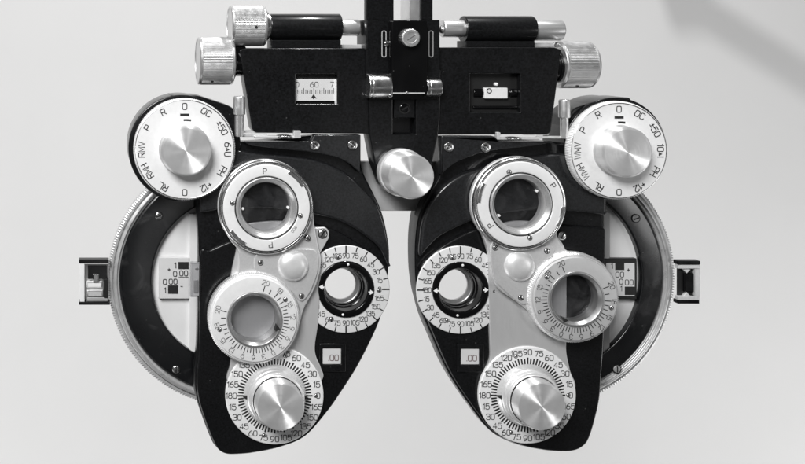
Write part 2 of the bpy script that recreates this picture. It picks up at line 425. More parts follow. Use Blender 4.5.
def head(g):
    s = g['side']                                   # +1 for the head on the viewer's left
    body = MB()
    ap = wp(*g['cyl'], 4)
    outl = at(cr(g['body']), 0)
    hole = circ(ap[0], ap[1], 27)
    body.plate(outl, -13, 0, BLACK, 2.2, [hole], steps=5)
    H = body.build('lens_head', ROOT)
    # rear housing, narrower than the face
    rh = MB(); ro = offset(orient(outl, 1), 9)
    rh.plate(ro, -44, -13.4, BLACK, 1, [circ(ap[0]+4, ap[1]+3, 32)]); rh.build('rear_housing', H)
    up = MB(); up.plate(at(cr(g['upper']), 0), .05, 6.5, SHELL, 2.6, steps=6); up.build('upper_cover', H)
    lo = MB(); lo.plate(at(cr(g['lower']), 0), .05, 4, BLACK, 1.9, [circ(ap[0], ap[1], 27.6)], steps=4); lo.build('lower_cover', H)
    br = MB(); br.plate(at(rpoly(g['bracket']), 9), .05, 9, SHELL, .9); br.build('hanger_bracket', H)
    for p in g['bolts']: screw(H, *p, 4.6, 9.2, name='bolt', socket=True)

    # ---- selector dial with its housing
    cx, cy = g['sel']; c = wp(cx, cy, 17)
    hs = MB(); hc = wp(*g['selh'], 4)
    hs.lathe((hc[0], hc[1], 0), [(g['selhr']-4, -38), (g['selhr'], -34), (g['selhr'], 7.2), (0.001, 7.2)], BLACK, 128, bev=1.5)
    hs.plate(at(rpoly(g['wedge']), 2), -30, 3, BLACK, 1)
    hs.build('dial_housing', H)
    db = MB(); r = g['selr']
    db.lathe((c[0], c[1], 0), [(r-1, 7), (r-.4, 8), (r-.4, 15.2), (r-1.4, 17), (22, 17)], DIAL, 720, teeth=(180, .35, 1, 2))
    db.lathe((c[0], c[1], 0), [(r-1.45, 17.02), (r-1.9, 17.25), (r-2.4, 17.02)], STEEL, 128, bev=0)
    dial_text(db, c, 17.15, g['sellab'], r*.84, 6.0, wt=.145, sp=1.35)
    db.stroke([(c[0]-3.6, c[1]-r*.675), (c[0]+3.6, c[1]-r*.675)], 1.25, 17.15, INK)
    mk = [(c[0]+1.6+r*.565*math.cos(R(a)), c[1]-r*.55*math.sin(R(a))-1.2) for a in (82, 86, 90, 94)]
    db.stroke(mk, 1.0, 17.15, INK)
    db.build('selector_dial', H)
    kb = MB(); kb.lathe((c[0], c[1], 0), [(25.5, 16.5), (25.4, 19), (24.4, 20), (24.2, 29.5), (22.4, 31), (0.001, 31.2)], TURNED, 128, bev=.6)
    kb.build('selector_knob', H)

    # ---- large side wheel
    wc = wp(*g['wheel'], -20); ro_ = g['wr']; t0, t1 = (R(97), R(265)) if s > 0 else (R(-85), R(83))
    rim = MB()
    rim.lathe((wc[0], wc[1], 0), [(ro_-4, -36), (ro_, -34.5), (ro_, -25), (ro_-2, -24)], RIM, 1100, t0=t0, t1=t1, teeth=(300, .6, 1, 2), bev=0)
    rim.lathe((wc[0], wc[1], 0), [(ro_-2, -24), (ro_-4, -24), (ro_-4.3, -27), (ro_-5.3, -27), (ro_-5.6, -21.5), (ro_-8.5, -20.5), (ro_-9.2, -23), (ro_-11, -23), (ro_-12.5, -27)], RIM, 160, t0=t0, t1=t1, bev=.3)
    rim.build('power_wheel', H)
    cov = MB(); ri = g['wri']
    cov.lathe((wc[0], wc[1], 0), [(ro_-10.5, -32), (ro_-11.5, -24), (ro_-14, -22.5), (ri+1.2, -21.5), (ri, -22.2), (ri, -30)], WHEELB, 160, t0=t0, t1=t1, bev=.8)
    cov.build('wheel_cover', H)
    ins = MB()
    ins.lathe((wc[0], wc[1], 0), [(ri+6, -30), (ri+6, -28), (ri*.25, -28)], WHITE, 120, t0=t0, t1=t1, bev=0)
    x0, y0, x1, y1 = g['strip']; ax, ay = wp(x0, y0, -24); bx, by = wp(x1, y1, -24)
    ins.box(ax, ay, bx, by, -28, -24, WHITE if s > 0 else GREYM, .8)
    ins.build('wheel_disc', H)
    for i, (px, py) in enumerate(g['wscrews']): screw(H, px, py, 3.7, -21.4, 20 + 70*i, STEEL if s > 0 else GREYM)

    # ---- power read-out on the wheel
    rb = MB(); d = -23.2
    x0, y0, x1, y1 = g['read']; ax, ay = wp(x0, y0, d); bx, by = wp(x1, y1, d)
    if s > 0:
        rb.box(ax, ay, bx, by, -28, d, WINDOW, .9)
        q0 = wp(190.5, 262.5, 4); q1 = wp(203, 297.5, 4)
        rb.box(q0[0], q0[1], q1[0], q1[1], .1, 4, CLEAR, 1.5)
        rb.box(q0[0]+.8, q0[1]+.8, q1[0]-.8, q1[1]-.8, .05, 1.2, WINDOW, .5)
        rb.box(q0[0]+3.5, q0[1]+18, q0[0]+8, q1[1]-4, 1, 2.2, GREYM, .6)
        rb.text('+', *wp(197, 269, 1.4), 6, 1.4, 0, GREYINK, .15)
    else:
        rb.box(ax, ay, bx, by, -28, d, POST, .9)
        q0 = wp(606, 263, d); q1 = wp(634.5, 296, d); rb.box(q0[0], q0[1], q1[0], q1[1], d-.5, d+.35, WINDOW, .2)
    dd = d + .55
    for st, px, py, h in g['readtxt']:
        rb.text(st, *wp(px, py, dd), h, dd, 0, INK, .13)
    for (px0, py0, px1, py1) in g['readbars']:
        a = wp(px0, py0, dd); e = wp(px1, py1, dd); rb.poly3([[a, (e[0], a[1]), e, (a[0], e[1])]], dd, INK)
    rb.build('power_readout', H)

    # ---- eye-level sight on the outer edge
    fx = MB(); d = -14
    def bx_(x0, y0, x1, y1, d0, d1, m, bev=.5):
        a = wp(x0, y0, d1); e = wp(x1, y1, d1); fx.box(a[0], a[1], e[0], e[1], d0, d1, m, bev, .5)
    if s > 0:
        bx_(79, 260, 109, 263.4, -24, d, GLOSS); bx_(79, 302, 110, 305, -24, d, GLOSS)
        bx_(79.8, 263.4, 84.6, 302, -22, d-.8, DIAL)
        bx_(84.4, 264, 109, 301.6, -25, -22, KNURL)
        bx_(88, 265.5, 107, 279, -22.5, -18, GLOSS); bx_(87, 297.5, 108, 301.4, -22.5, -18, GREYM)
        bx_(86.4, 281.5, 102, 288, -22.5, -18, DIAL, 1.2); bx_(87, 290, 103, 297, -22.5, -17.5, SATIN, 1.2)
        bx_(103.6, 279, 108, 298, -22.5, -17, DARK); bx_(93, 274, 99, 283, -22.5, -17, STEEL, 1)
        F = fx.build('alignment_sight', H)
    else:
        bx_(678, 261, 700.5, 264.6, -21, d, GLOSS); bx_(678, 300.2, 699.5, 303.8, -21, d, GLOSS)
        bx_(678, 264.6, 700, 268.8, -20, d-1, SATIN); bx_(678, 296.4, 700, 300.2, -20, d-1, SATIN); bx_(695, 268.8, 700, 296.4, -20, d-1, SATIN)
        bx_(678, 268.8, 695, 296.4, -21, -19, DARK)
        for yy, sg in ((269.2, 1), (296, -1)):
            p = at([(682.5, yy), (690, yy), (686.2, yy+sg*4)], -17); fx.plate(p, -19.5, -16, SATIN, .3)
        bx_(684.5, 273.5, 694.5, 292, -19.5, -16.6, GLOSS, .8)
        F = fx.build('alignment_sight', H)

    # ---- carrier plates
    bp = MB(); bp.plate(at(cr(g['base']), 6.5), 3.9, 6.8, PLATE, .8); bp.build('carrier_plate', H)
    lx, ly = g['lens']; jx, jy = g['jcc']
    nk = MB(); lc = wp(lx, ly, 15); jc = wp(jx, jy, 18)
    nk.plate(at(cr(g['neck']), 12), 7, 12.4, SATIN, 1, [circ(lc[0], lc[1], 26), circ(jc[0], jc[1], 23.5)])
    kx, ky = wp(*g['bump'], 14)
    nk.plate(at(cr(g['neckpad']), 14), 12, 14, SATIN, .7)
    nk.build('swing_arm', H)
    for i, (px, py) in enumerate(g['nscrews']): screw(H, px, py, 2.3, 14.1, 40+50*i)
    if g.get('ear'):
        e = MB(); e.plate(at(rpoly(g['ear']), 9), 4, 9, SATIN, .8); e.build('stop_tab', H)
    screw(H, *g['earscrew'], 4.0, 9.2 if g.get('ear') else 5, 60, name='screw')
    bm_ = MB(); bm_.lathe((kx, ky, 13.5), [(15.4, 0), (14.9, 1.5), (13.4, 3.4), (11.4, 4.9), (9, 6.0), (6.5, 6.6), (3.5, 6.9), (0.001, 7.0)], DOME, 72, bev=0)
    bm_.build('detent_cap', H)

    # ---- auxiliary lens ring
    rr = g['lensr']; lr = MB(); fd = 20
    lcf = wp(lx, ly, fd)
    lr.lathe((lcf[0], lcf[1], 0), [(rr-2.5, 7), (rr-.6, 7.6), (rr, 8.5), (rr, 12.4), (rr-1.4, 13)], SATIN, 128, bev=.4)
    lr.lathe((lcf[0], lcf[1], 0), [(rr-1.4, 13), (rr-1.6, 13.8)], DARK, 128, bev=0)
    lr.lathe((lcf[0], lcf[1], 0), [(rr-1.6, 13.8), (rr-.3, 14.6), (rr-.3, 17.2), (rr-1.4, 18.6), (rr-3.2, 18.9), (rr-3.5, 18.2)], STEEL, 128, bev=.5)
    lr.lathe((lcf[0], lcf[1], 0), [(rr-3.5, 18.2), (rr-4.1, 18.2)], DARK, 128, bev=0)
    lr.lathe((lcf[0], lcf[1], 0), [(rr-4.1, 18.2), (rr-4.6, 20), (31.7, 20.2), (31.2, 19.4)], DIAL, 128, bev=.4)
    lr.lathe((lcf[0], lcf[1], 0), [(31.2, 19.4), (30.6, 19.2), (30.2, 19.4)], DARK, 128, bev=0)
    lr.lathe((lcf[0], lcf[1], 0), [(30.2, 19.4), (29.6, 21.0), (28.6, 21.1), (25.6, 17.6), (25.2, 17.6)], CAP, 128, bev=.4)
    lr.lathe((lcf[0], lcf[1], 0), [(25.2, 17.6), (24.6, 16.9), (24.2, 15.6), (24, 7)], GREYM, 128, bev=.3)
    th = g['lensrot']
    for k, (a, u) in enumerate(((93, 0), (93+183, 0))):
        X, Y = lcf[0]+36.2*math.cos(R(a+th)), lcf[1]-36.2*math.sin(R(a+th))
        lr.text('P', X, Y, 5, 20.4, R(a+th-90), GREYINK, .15)
    lr.text('006', lcf[0]+33.6*math.cos(R(-38+th)), lcf[1]-33.6*math.sin(R(-38+th)), 2.6, 20.45, R(-38+th+90), GREYINK, .10) if s > 0 else None
    L = lr.build('lens_ring', H)
    for a in (45, 226):
        pl = MB(); aa = R(a+th); n = 10; arc = [R(a+th-14)+R(28)*i/n for i in range(n+1)]
        R0, R1 = 39.2, 43.4
        lp = [(lcf[0]+R1*math.cos(t), lcf[1]-R1*math.sin(t)) for t in arc]+[(lcf[0]+R0*math.cos(t), lcf[1]-R0*math.sin(t)) for t in arc[::-1]]
        pl.plate(lp, 16, 20.9, STEEL, 1.0, steps=3)
        pl.build('locking_key', H)
    for a in (172, -13):
        X, Y = lx+34.5*math.cos(R(a+th)), ly-34.5*math.sin(R(a+th)); screw(H, X, Y, 2.0, 20.3, a*3)
    gl = MB(); gl.lathe((lcf[0], lcf[1], 12), [(24.1, 0), (15, .8), (0.001, 1.1)], GLASS, 64, bev=0); gl.build('lens', H)
    for a in g['dots']:
        dt = MB(); X, Y = lcf[0]+22.2*math.cos(R(a)), lcf[1]-22.2*math.sin(R(a)); dt.lathe((X, Y, 14.2), [(1.35, -2), (1.35, .2), (.7, .5), (.001, .55)], DOT, 16, bev=0)
        dt.build('axis_dot', H)

    # ---- cross-cylinder dial
    jr = g['jccr']; jd = 20; jcf = wp(jx, jy, jd)
    jm = CREAM if s > 0 else SHADE_DIAL  # right face is a darker copy: its weaker light is put into the colour
    jb = MB()
    jb.lathe((jcf[0], jcf[1], 0), [(23, 7), (jr-1.5, 7), (jr-.3, 8.5), (jr-.3, 15.5), (jr-1.6, 17)], SATIN, 720, teeth=(150, .32, 2, 3))
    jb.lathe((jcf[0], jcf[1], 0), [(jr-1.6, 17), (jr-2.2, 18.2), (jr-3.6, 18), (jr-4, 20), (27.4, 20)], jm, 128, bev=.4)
    jb.lathe((jcf[0], jcf[1], 0), [(27.4, 20), (26.8, 21.6), (25.2, 21.8), (22.6, 18), (22.2, 7)], BEZEL, 128, bev=.4)
    za = g['jzero']; known = [(0,0),(3,15.5),(6,31),(9,47.5),(12,65.5),(15,84.5),(18,109.5),(20,134)]
    def ang(v):
        for (a, x), (b_, y) in zip(known, known[1:]):
            if v <= b_: return x + (y-x)*(v-a)/(b_-a)
    for v in range(21):
        for sg in ((1, -1) if v else (1,)):
            a = R(za + sg*ang(v)); big = v % 3 == 0 or v == 20
            jb.tick(jcf, a, 28.6, 34.2 if big else 32.6, .42, 20.15, INK)
            if v in (0,3,6,9,12,15,18,20):
                X, Y = jcf[0]+37.3*math.cos(a), jcf[1]-37.3*math.sin(a)
                jb.text(str(v), X, Y, 4.4, 20.15, a-R(90), GREYINK if s > 0 else INK, .12)
    pa = R(g['jptr']); tip = 27.5; 
    tri = [(jcf[0]+r_*math.cos(pa+da), jcf[1]-r_*math.sin(pa+da)) for r_, da in ((26.6, 0), (21.8, .13), (21.8, -.13))]
    jb.plate(tri, 16, 21.95, INK, 0)
    jb.build('cross_cylinder_dial', H)
    for a in g['jscrews']: screw(H, jx+36.5*math.cos(R(a)), jy-36.5*math.sin(R(a)), 1.9, 20.1, a)
    gl = MB(); gl.lathe((jcf[0], jcf[1], 11), [(22.3, 0), (14, .8), (0.001, 1.1)], GLASS2, 64, bev=0); gl.build('lens', H)

    # ---- axis dial and knob, bottom
    ax_, ay_ = g['axis']; ac = wp(ax_, ay_, 8.5); ar = g['axisr']
    ab = MB()
    ab.lathe((ac[0], ac[1], 0), [(ar-.6, 4), (ar, 4.6), (ar, 7.6), (ar-.8, 8.5), (29, 8.5)], DIAL, 160, bev=.4)
    for k in range(72):
        big = k % 3 == 0
        ab.tick(ac, R(k*5), 31, 36.8 if big else 35.8, .78, 8.65, INK)
    dial_text(ab, ac, 8.65, AXIS, ar-5.6, 5.2, True, INK, .14, sp=1.3)
    ab.build('axis_dial', H)
    for a in g['axscrews']: screw(H, ax_+(ar-7.5)*math.cos(R(a)), ay_-(ar-7.5)*math.sin(R(a)), 1.7, 8.6, 50, STEEL)
    kn = MB()
    kn.lathe((ac[0], ac[1], 0), [(31, 8.4), (30.6, 9.4), (28.4, 12.5), (28, 15), (27, 16)], SATIN, 128, bev=.5)
    for sg in (0, 180):
        a = R(sg); tr = [(ac[0]+rr_*math.cos(a+da), ac[1]-rr_*math.sin(a+da)) for rr_, da in ((31.8, 0), (27, .1), (27, -.1))]
        kn.plate(tr, 9, 13.5, INK, 0)
    kn.lathe((ac[0], ac[1], 0), [(27, 16), (26.6, 20), (24.6, 20.8), (24.2, 22.2)], SATIN, 128, bev=.3)
    kn.lathe((ac[0], ac[1], 0), [(24.2, 22.2), (23.4, 22.4), (23.4, 23.2)], DARK, 96, bev=0)
    kn.build('axis_collar', H)
    kk = MB(); kk.lathe((ac[0], ac[1], 0), [(23.4, 23), (23.2, 33.5), (22.2, 35), (0.001, 35.2)], TURNED, 128, bev=.6); kk.build('axis_knob', H)

    # ---- cylinder axis dial round the aperture
    yr = g['cylr']; cc = wp(*g['cyl'], 6)
    cb = MB()
    cb.lathe((cc[0], cc[1], 0), [(yr-.6, 3.9), (yr, 4.4), (yr, 5.4), (yr-.6, 6), (28.2, 6)], CREAM, 160, bev=.3)
    for k in range(24):
        a = R(k*15 + g['cylrot']); cb.tick(cc, a, yr-5 if k % 6 else yr-7.5, yr-.8, .55 if k % 6 else .72, 6.15, INK)
    for a, t in AXIS:
        aa = R(a + g['cylrot']); q = yr-9.0 if a % 90 else yr-10.2
        if len(t) == 3: q -= .4
        cb.text(t, cc[0]+q*math.cos(aa), cc[1]-q*math.sin(aa), 4.6, 6.15, 0, INK, .135, 1.2, .9)
    cb.build('cylinder_dial', H)
    for a in g['cyscrews']: screw(H, g['cyl'][0]+(yr-10.5)*math.cos(R(a)), g['cyl'][1]-(yr-10.5)*math.sin(R(a)), 1.9, 6.1, 60)
    tb = MB()
    tb.lathe((cc[0], cc[1], 0), [(28.3, 4), (28.2, 6.4), (27.4, 7.2), (22.4, 7.2), (21.4, 6), (20.8, -2), (19.6, -2.6), (19.4, -5), (18.4, -6), (18.2, -9)], GLOSS, 128, bev=.5)
    tb.build('aperture_ring', H)
    t2 = MB(); t2.lathe((cc[0], cc[1], 0), [(18.6, -8.5), (17.6, -9), (16.2, -11.5), (15.5, -12.6), (15.5, -15), (18.8, -15)], BEZEL, 96, bev=.3)
    t2.build('eyepiece_rim', H)
    ar_ = MB()
    for a in (174, -6) if s > 0 else (181, 1):
        ca = R(a); pts = []
        for rr_, o_ in ((27.4, 0), (23.6, 2.5), (23.6, -2.5)):
            pts.append((cc[0]+rr_*math.cos(ca)-o_*math.sin(ca), cc[1]-rr_*math.sin(ca)-o_*math.cos(ca)))
        ar_.plate(pts, 7, 7.5, DOT, 0)
        ar_.stroke([(cc[0]+r_*math.cos(ca), cc[1]-r_*math.sin(ca)) for r_ in (22.6, 24)], .8, 7.45, DOT)
    for a in (86, -98):
        ar_.lathe((cc[0]+25*math.cos(R(a)), cc[1]-25*math.sin(R(a)), 7), [(1.2, 0), (1.2, .4), (.6, .7), (.001, .75)], DOT, 16, bev=0)
    ar_.build('axis_pointer', H)

    # ---- small cylinder-power window
    x0, y0, x1, y1 = g['win']; wb = MB(); d = 2
    a0 = wp(x0, y0, 4.6); a1 = wp(x1, y1, 4.6)
    sx = 5 if s > 0 else -5
    o2 = rpoly([(a0[0]-4, a0[1]-5, 1), (a1[0]+5, a0[1]-5, 1), (a1[0]+5, a1[1]+8, 1), (a0[0]-4, a1[1]+8, 1)])
    wb.plate(o2, 3.5, 5.6, BLACK, .9, [rrect(a0[0]-.4, a0[1]-.4, a1[0]+.4, a1[1]+.4, .8)])
    wb.box(a0[0]-.3, a0[1]-.3, a1[0]+.3, a1[1]+.3, 3, 4.6, WINDOW, .2, .8)
    mx_, my_ = (a0[0]+a1[0])/2, (a0[1]+a1[1])/2
    wb.text('.00', mx_+1.6, my_+1.6, 5.6, 4.75, 0, REDINK, .12, 1.0)
    wb.build('power_window', H)

    # ---- spring-lever pin on the bracket
    pm = MB(); px0, px1 = g['pin']; pc = wp((px0+px1)/2, 116, 6); hw = (px1-px0)/2
    top, mid, bot = g['piny']
    def yy(v): return wp(0, v, 6)[1]
    pm.lathe((pc[0], yy(bot), 6), [(.001, 0), (hw-1.6, 0), (hw-1.6, yy(bot)-yy(mid)), (hw, yy(bot)-yy(mid)+.6), (hw, yy(bot)-yy(top)-1), (hw-1, yy(bot)-yy(top)), (0.001, yy(bot)-yy(top))], KNURL, 64, axis='z', bev=.5)
    pm.build('lever_pin', H)
    lv = MB()
    for q in g['lever']:
        a = wp(q[0], q[1], q[5]); e = wp(q[2], q[3], q[5]); lv.box(a[0], a[1], e[0], e[1], q[4], q[5], SATIN, .5, .8)
    qx, qy = wp(*g['lknob'], 8); lv.lathe((qx, qy, 8), [(.001, 0), (7, 0), (7.6, .5), (7.6, 1.6), (4, 2.2), (.001, 2.2)], STEEL, 48, axis='z', bev=.3)
    lv.build('lever', H)
    return H

SEL_L = list(zip([90-30*i for i in range(12)], ['O','OC','±50','6^U','PH','+12','O','RL','RMH','RMV','P','R']))
SEL_R = list(zip([90-30*i for i in range(12)], ['O','OC','±50','10^I','PH','+12','O','RL','WMH','WMV','P','R']))
left = dict(side=1,
  body=[(197,205),(198.5,250),(197.5,340),(194.5,372),(195.5,395),(203,419),(210.5,438),(215,446),(222,451.5),(231,454),(240,454.2),(254,452.5),(280,447),(305,437),(326,413.5),(341,392),(357,367),(371,340),(381,316),(387,290),(389,262),(388,238),(382,212),(372,190),(364,174),(361.5,165),(361,150),(360.6,141),(357,136.3),(345,135.6),(310,136),(260,141),(225,143),(207,150),(198,170)],
  upper=[(199,158),(215,150),(240,150),(258,153),(307,158),(339,169),(361,188),(377.5,208),(386,237),(387.6,258),(386.5,266),(382,256),(374,243),(345,223),(313,213.5),(270,207.5),(240,207),(219,208.5),(203,211),(199.5,205)],
  lower=[(199.5,256),(210,249),(235,238.5),(270,226),(300,221),(330,228),(352,239),(372,256),(384,278),(386,290),(380,315),(370,339),(356,366),(340,391),(325,412),(304,435),(280,445.5),(254,451),(238,452.6),(226,452.3),(218,448),(212.5,439),(204.5,419),(197.5,395),(196.5,372),(199,340)],
  bracket=[(243,141.5,1),(311,141.5,.5),(314.5,135,1),(360.8,135,1),(360.8,174,1),(352,165,6),(338,157.5,6),(310,151.8,8),(270,148,8),(250,145.5,2)],
  bolts=[(314.6,145.5),(352.4,145)],
  sel=(184.7,149.5), selr=50.2, selh=(181.5,148), selhr=53.0, sellab=SEL_L,
  wedge=[(170,95,2),(198,95.5,4),(230,106,3),(237,112,3),(241,146,2),(225,170,2),(170,180,2)],
  wheel=(235,281), wr=129.5, wri=85, wscrews=[(158.8,216),(176,369.5)], strip=(189.5,214,200,352),
  read=(159,257.5,189.5,299),
  readtxt=[('1',175.3,265.4,5.4),('+',169,269.6,5.2),('0',175,273.8,5.2),('00',183.6,273.2,5.2),('0',164.8,281.8,5.2),('00',173,281.5,5.2),('1',165,290.4,5.4),('-',181.5,286.4,5)],
  readbars=[(178.3,262,188.6,269),(168,285.3,178,293.6),(178.5,276.8,188.5,277.2)],
  base=[(240,228),(262,222),(290,222),(308,228),(316,245),(320.5,270),(319.5,300),(317.8,325),(315,345),(316,356),(321,368),(322,380),(300,400),(250,400),(228,382),(230,366),(231,352),(229,330),(228,300),(231,275),(236,252)],
  lens=(266.7,208), lensr=46.6, lensrot=0, jcc=(254.7,319.5), jccr=45.2,
  neck=[(222,195),(235,177),(266,166),(296,176),(311,196),(314,222),(318,245),(321,262),(316,285),(304,308),(299,325),(290,345),(270,358),(250,360),(228,352),(214,330),(213,310),(220,292),(234,281),(239,272),(239,252),(230,240),(222,222)],
  neckpad=[(258,254),(272,250),(300,249),(314,250),(318,257),(317.5,272),(311,290),(304,300),(299,300),(290,290),(278,281),(260,274),(255,268),(255,259)],
  bump=(293,266), nscrews=[(260.6,262.8),(301.6,296),(307.6,238)],
  ear=[(310,228,1),(326,227.5,4),(329,231,3),(329,238,2),(318.5,256,2),(312,256,2)], earscrew=(322.6,233.8),
  dots=[185,-2], jzero=-61, jptr=-20, jscrews=[33,196],
  axis=(274.7,395.6), axisr=48.6, axscrews=[0, 255, 75],
  cyl=(346,289.3), cylr=43.6, cylrot=0, cyscrews=[-2,104,244],
  win=(323,348.6,340.6,363.6),
  pin=(233.2,245.2), piny=(96,115,136.5), lknob=(284,137),
  lever=[(236,134,268,137,2,5),(255,136.2,297,138.6,4,10),(294,130.8,301,138.4,4,10.4),(243,130.6,270,133,-2,3)])
right = dict(side=-1,
  body=[(604,205),(604.5,260),(603.5,330),(601.5,367),(599.5,396),(595,418),(589.5,436),(584,445),(574,450.5),(558,451.6),(537,449.5),(513,443.5),(491,431.5),(472,408.5),(448,372.5),(433,340),(421.5,312),(416.5,285),(415.3,258),(416.3,234),(420.5,212),(430,192),(438.5,178),(441,166),(441,150),(441.6,141),(446,137),(480,137),(520,139.5),(565,143.5),(590,150),(602,172)],
  upper=[(603,172),(602.5,160),(598,155),(590,154),(560,153),(520,158),(481,167),(455,176),(434,194),(421.5,218),(418,240),(417.5,253),(420,253),(428,244),(442,232.5),(477,217.5),(520,210),(560,210),(585,212),(601,214),(603,213),(603,209),(603,190)],
  lower=[(603,245),(603,231),(602.5,228),(599,227),(590,226),(560,224),(520,221),(478,227.5),(448,241),(428,256),(418.5,268),(418.5,285),(423.3,311),(434.5,339),(449.5,371.5),(473.3,407.2),(492,430),(513.5,442),(537,447.8),(558,449.9),(573,448.8),(582.5,443.6),(587.8,435.3),(593.3,417.5),(597.8,396),(599.8,367),(602,330)],
  bracket=[(441.5,136.5,1),(495,136.5,1),(499,141,1),(553,141.8,1),(540,145,4),(520,147.5,6),(498,149.5,8),(478.5,153.2,8),(456,162,8),(446,170,3),(441.5,175,1)],
  bolts=[(448.5,147),(485.5,147.4)],
  sel=(619,150.8), selr=48.4, selh=(613.5,148.5), selhr=51.0, sellab=SEL_R,
  wedge=[(566,116,2),(574,108,3),(606,97.5,3),(630,97.5,3),(640,160,2),(600,180,2),(566,165,2)],
  wheel=(549,278), wr=131.5, wri=96.5, wscrews=[(636,218.5),(617,369)], strip=(603,212,610,352),
  read=(603,258.5,637,299.6),
  readtxt=[('1',612,266,5.2),('+',628.4,270,5.6),('00',619.8,274.6,5.2),('0',621.2,281.6,5.2),('00',629.2,282.4,5.2),('1',621.3,288.6,5.0)],
  readbars=[(615.2,262.2,624.3,270),(624.8,286.6,635.6,295)],
  base=[(500,225),(520,221),(545,225),(560,240),(566,252),(566.6,268),(566.6,290),(566.6,318),(566.5,335),(566.4,352),(570,370),(574,390),(540,405),(505,405),(482,390),(485,372),(490,358),(490,340),(489,310),(488.5,280),(488,250),(490,235)],
  lens=(521,204.5), lensr=46.0, lensrot=-62, jcc=(576,299), jccr=44.4,
  neck=[(478,222),(474.5,202),(482,180),(500,164),(524,161),(550,172),(563,192),(562,215),(557,232),(560,243),(568,251),(585,257),(602,268),(612,285),(614,305),(606,326),(590,338),(570,340),(550,331),(536,318),(520,304),(500,290),(493,278),(491,262),(486,243)],
  neckpad=[(492,243),(497,242.5),(512,248),(530,248),(545,246),(553,247),(554,253),(548,260),(539,270),(534,282),(531,298),(526,304),(518,302),(504,290),(496,281),(492.5,270),(491,255)],
  bump=(519.5,266), nscrews=[(495.3,247.8),(547,251),(521,297.8)],
  earscrew=(562,236),
  dots=[33,213], jzero=247, jptr=240, jscrews=[143,-14],
  axis=(527.7,395.2), axisr=48.2, axscrews=[0, 107, 246],
  cyl=(460.5,290), cylr=43.8, cylrot=0, cyscrews=[-2,104,246],
  win=(461.2,349,478.7,364),
  pin=(559,569.6), piny=(99.5,118,138.4), lknob=(513,139),
  lever=[(498,137.6,540,139.9,4,9),(497,132.4,500.6,139.8,4,9.3),(538,136.4,569,138.6,2,6),(524,133,549,135.2,0,4)])
HL = head(left)
HR = head(right)

# ---- bridge: two pupil-distance housings, centre column
def housing(outline, win, label):
    b = MB(); d1 = 6
    wl = [wp(x, y, d1) for x, y in win]
    b.plate(at(rpoly(outline), d1), -14, d1, BLACK, 1.1, [rpoly([(x, y, .6) for x, y in wl])])
    b.poly3([[ (wl[0][0]-1, wl[0][1]-1), (wl[1][0]+1, wl[1][1]-1), (wl[2][0]+1, wl[2][1]+1), (wl[3][0]-1, wl[3][1]+1)]], d1-7, DARK)
    return b.build('distance_housing', ROOT, label)
h1 = housing([(239.5,50,2),(246,48.2,2),(367.5,48.4,.5),(371,60,.5),(371,134,.5),(256,133,1.5),(252.5,130,3)],
    [(296,74),(337.5,74),(337.5,104),(296,104)], 'black housing with a millimetre scale window')
sc = MB(); d = 2.2; a0 = wp(296, 79, d); a1 = wp(336.4, 101, d)
sc.box(a0[0], a0[1], a1[0], a1[1], 0, d, WINDOW, .15, .3)
dd = d + .12
for k in range(-9, 11):
    X = wp(313.8 + k*2.0, 90, dd); hgt = 5.2 if k % 5 == 0 else 3.6
    sc.stroke([(X[0], wp(0, 93.5, dd)[1]), (X[0], wp(0, 93.5-hgt, dd)[1])], .28, dd, INK)
sc.text('60', *wp(314.2, 84.6, dd), 5, dd, 0, INK, .12); sc.text('7', *wp(332, 84.6, dd), 5, dd, 0, INK, .12)
sc.stroke(chaikin([wp(x, y, dd) for x, y in ((296.6,82.2),(298.2,82.2),(298.8,83.4),(298.8,85.8),(298.2,87.1),(296.6,87.1))], False), .3, dd, INK)
p = [wp(x, y, dd) for x, y in ((313.6,94.2),(316.8,98.6),(314.2,98),(314.2,99.2),(313,99.2),(313,98),(310.4,98.6))]
sc.poly3([p], dd, INK)
sc.build('distance_scale', h1)
ed = MB(); e0 = wp(335.4, 80, 5); e1 = wp(336.9, 108.5, 5); ed.box(e0[0], e0[1], e1[0], e1[1], 2, 5, DIAL, .3, .4); ed.build('window_edge', h1)
h2 = housing([(440,47.5,.5),(555,47.5,2),(561.5,50,2),(551,132,3),(548,134.5,1.5),(438,135,.5),(438,60,.5)],
    [(470.3,73.8),(520.4,73.8),(520.4,112.2),(470.3,112.2)], 'black housing with an open window onto the spindle')
sp = MB(); d = 3
a0 = wp(484.6, 87.8, d); a1 = wp(508, 98.6, d); sp.box(a0[0], a0[1], a1[0], a1[1], -1, d, DIAL, .8, 1)
X, Y = wp(489.2, 90.8, d); sp.lathe((X, Y, d), [(2.6, .0), (2.6, .3), (1.9, .3), (1.8, .1)], INK, 24, bev=0); sp.stroke([(X-1.4, Y-.8), (X+1.4, Y-.8)], .35, d+.2, INK)
sp.build('spindle_plate', h2)
pn = MB(); a = wp(496.6, 84.3, 2); pn.lathe((a[0], a[1], 0), [(1.6, -1), (1.6, 2.2), (.8, 2.8), (.001, 2.9)], DOT, 20, bev=0); pn.build('index_dot', h2)
rl = MB(); a = wp(473.5, 107.4, 1)
rl.lathe((a[0], a[1], 0), [(.001, 0), (1.5, 0), (1.5, 44), (.001, 44)], GLOSS, 24, axis='x', bev=.3)
a = wp(474, 93.2, 0); rl.lathe((a[0], a[1], -3.5), [(.001, 0), (5, 0), (5, 10), (4, 11), (4, 36), (5, 37), (5, 43), (.001, 43)], GLOSS, 40, axis='x', bev=.4)
rl.build('guide_rail', h2)

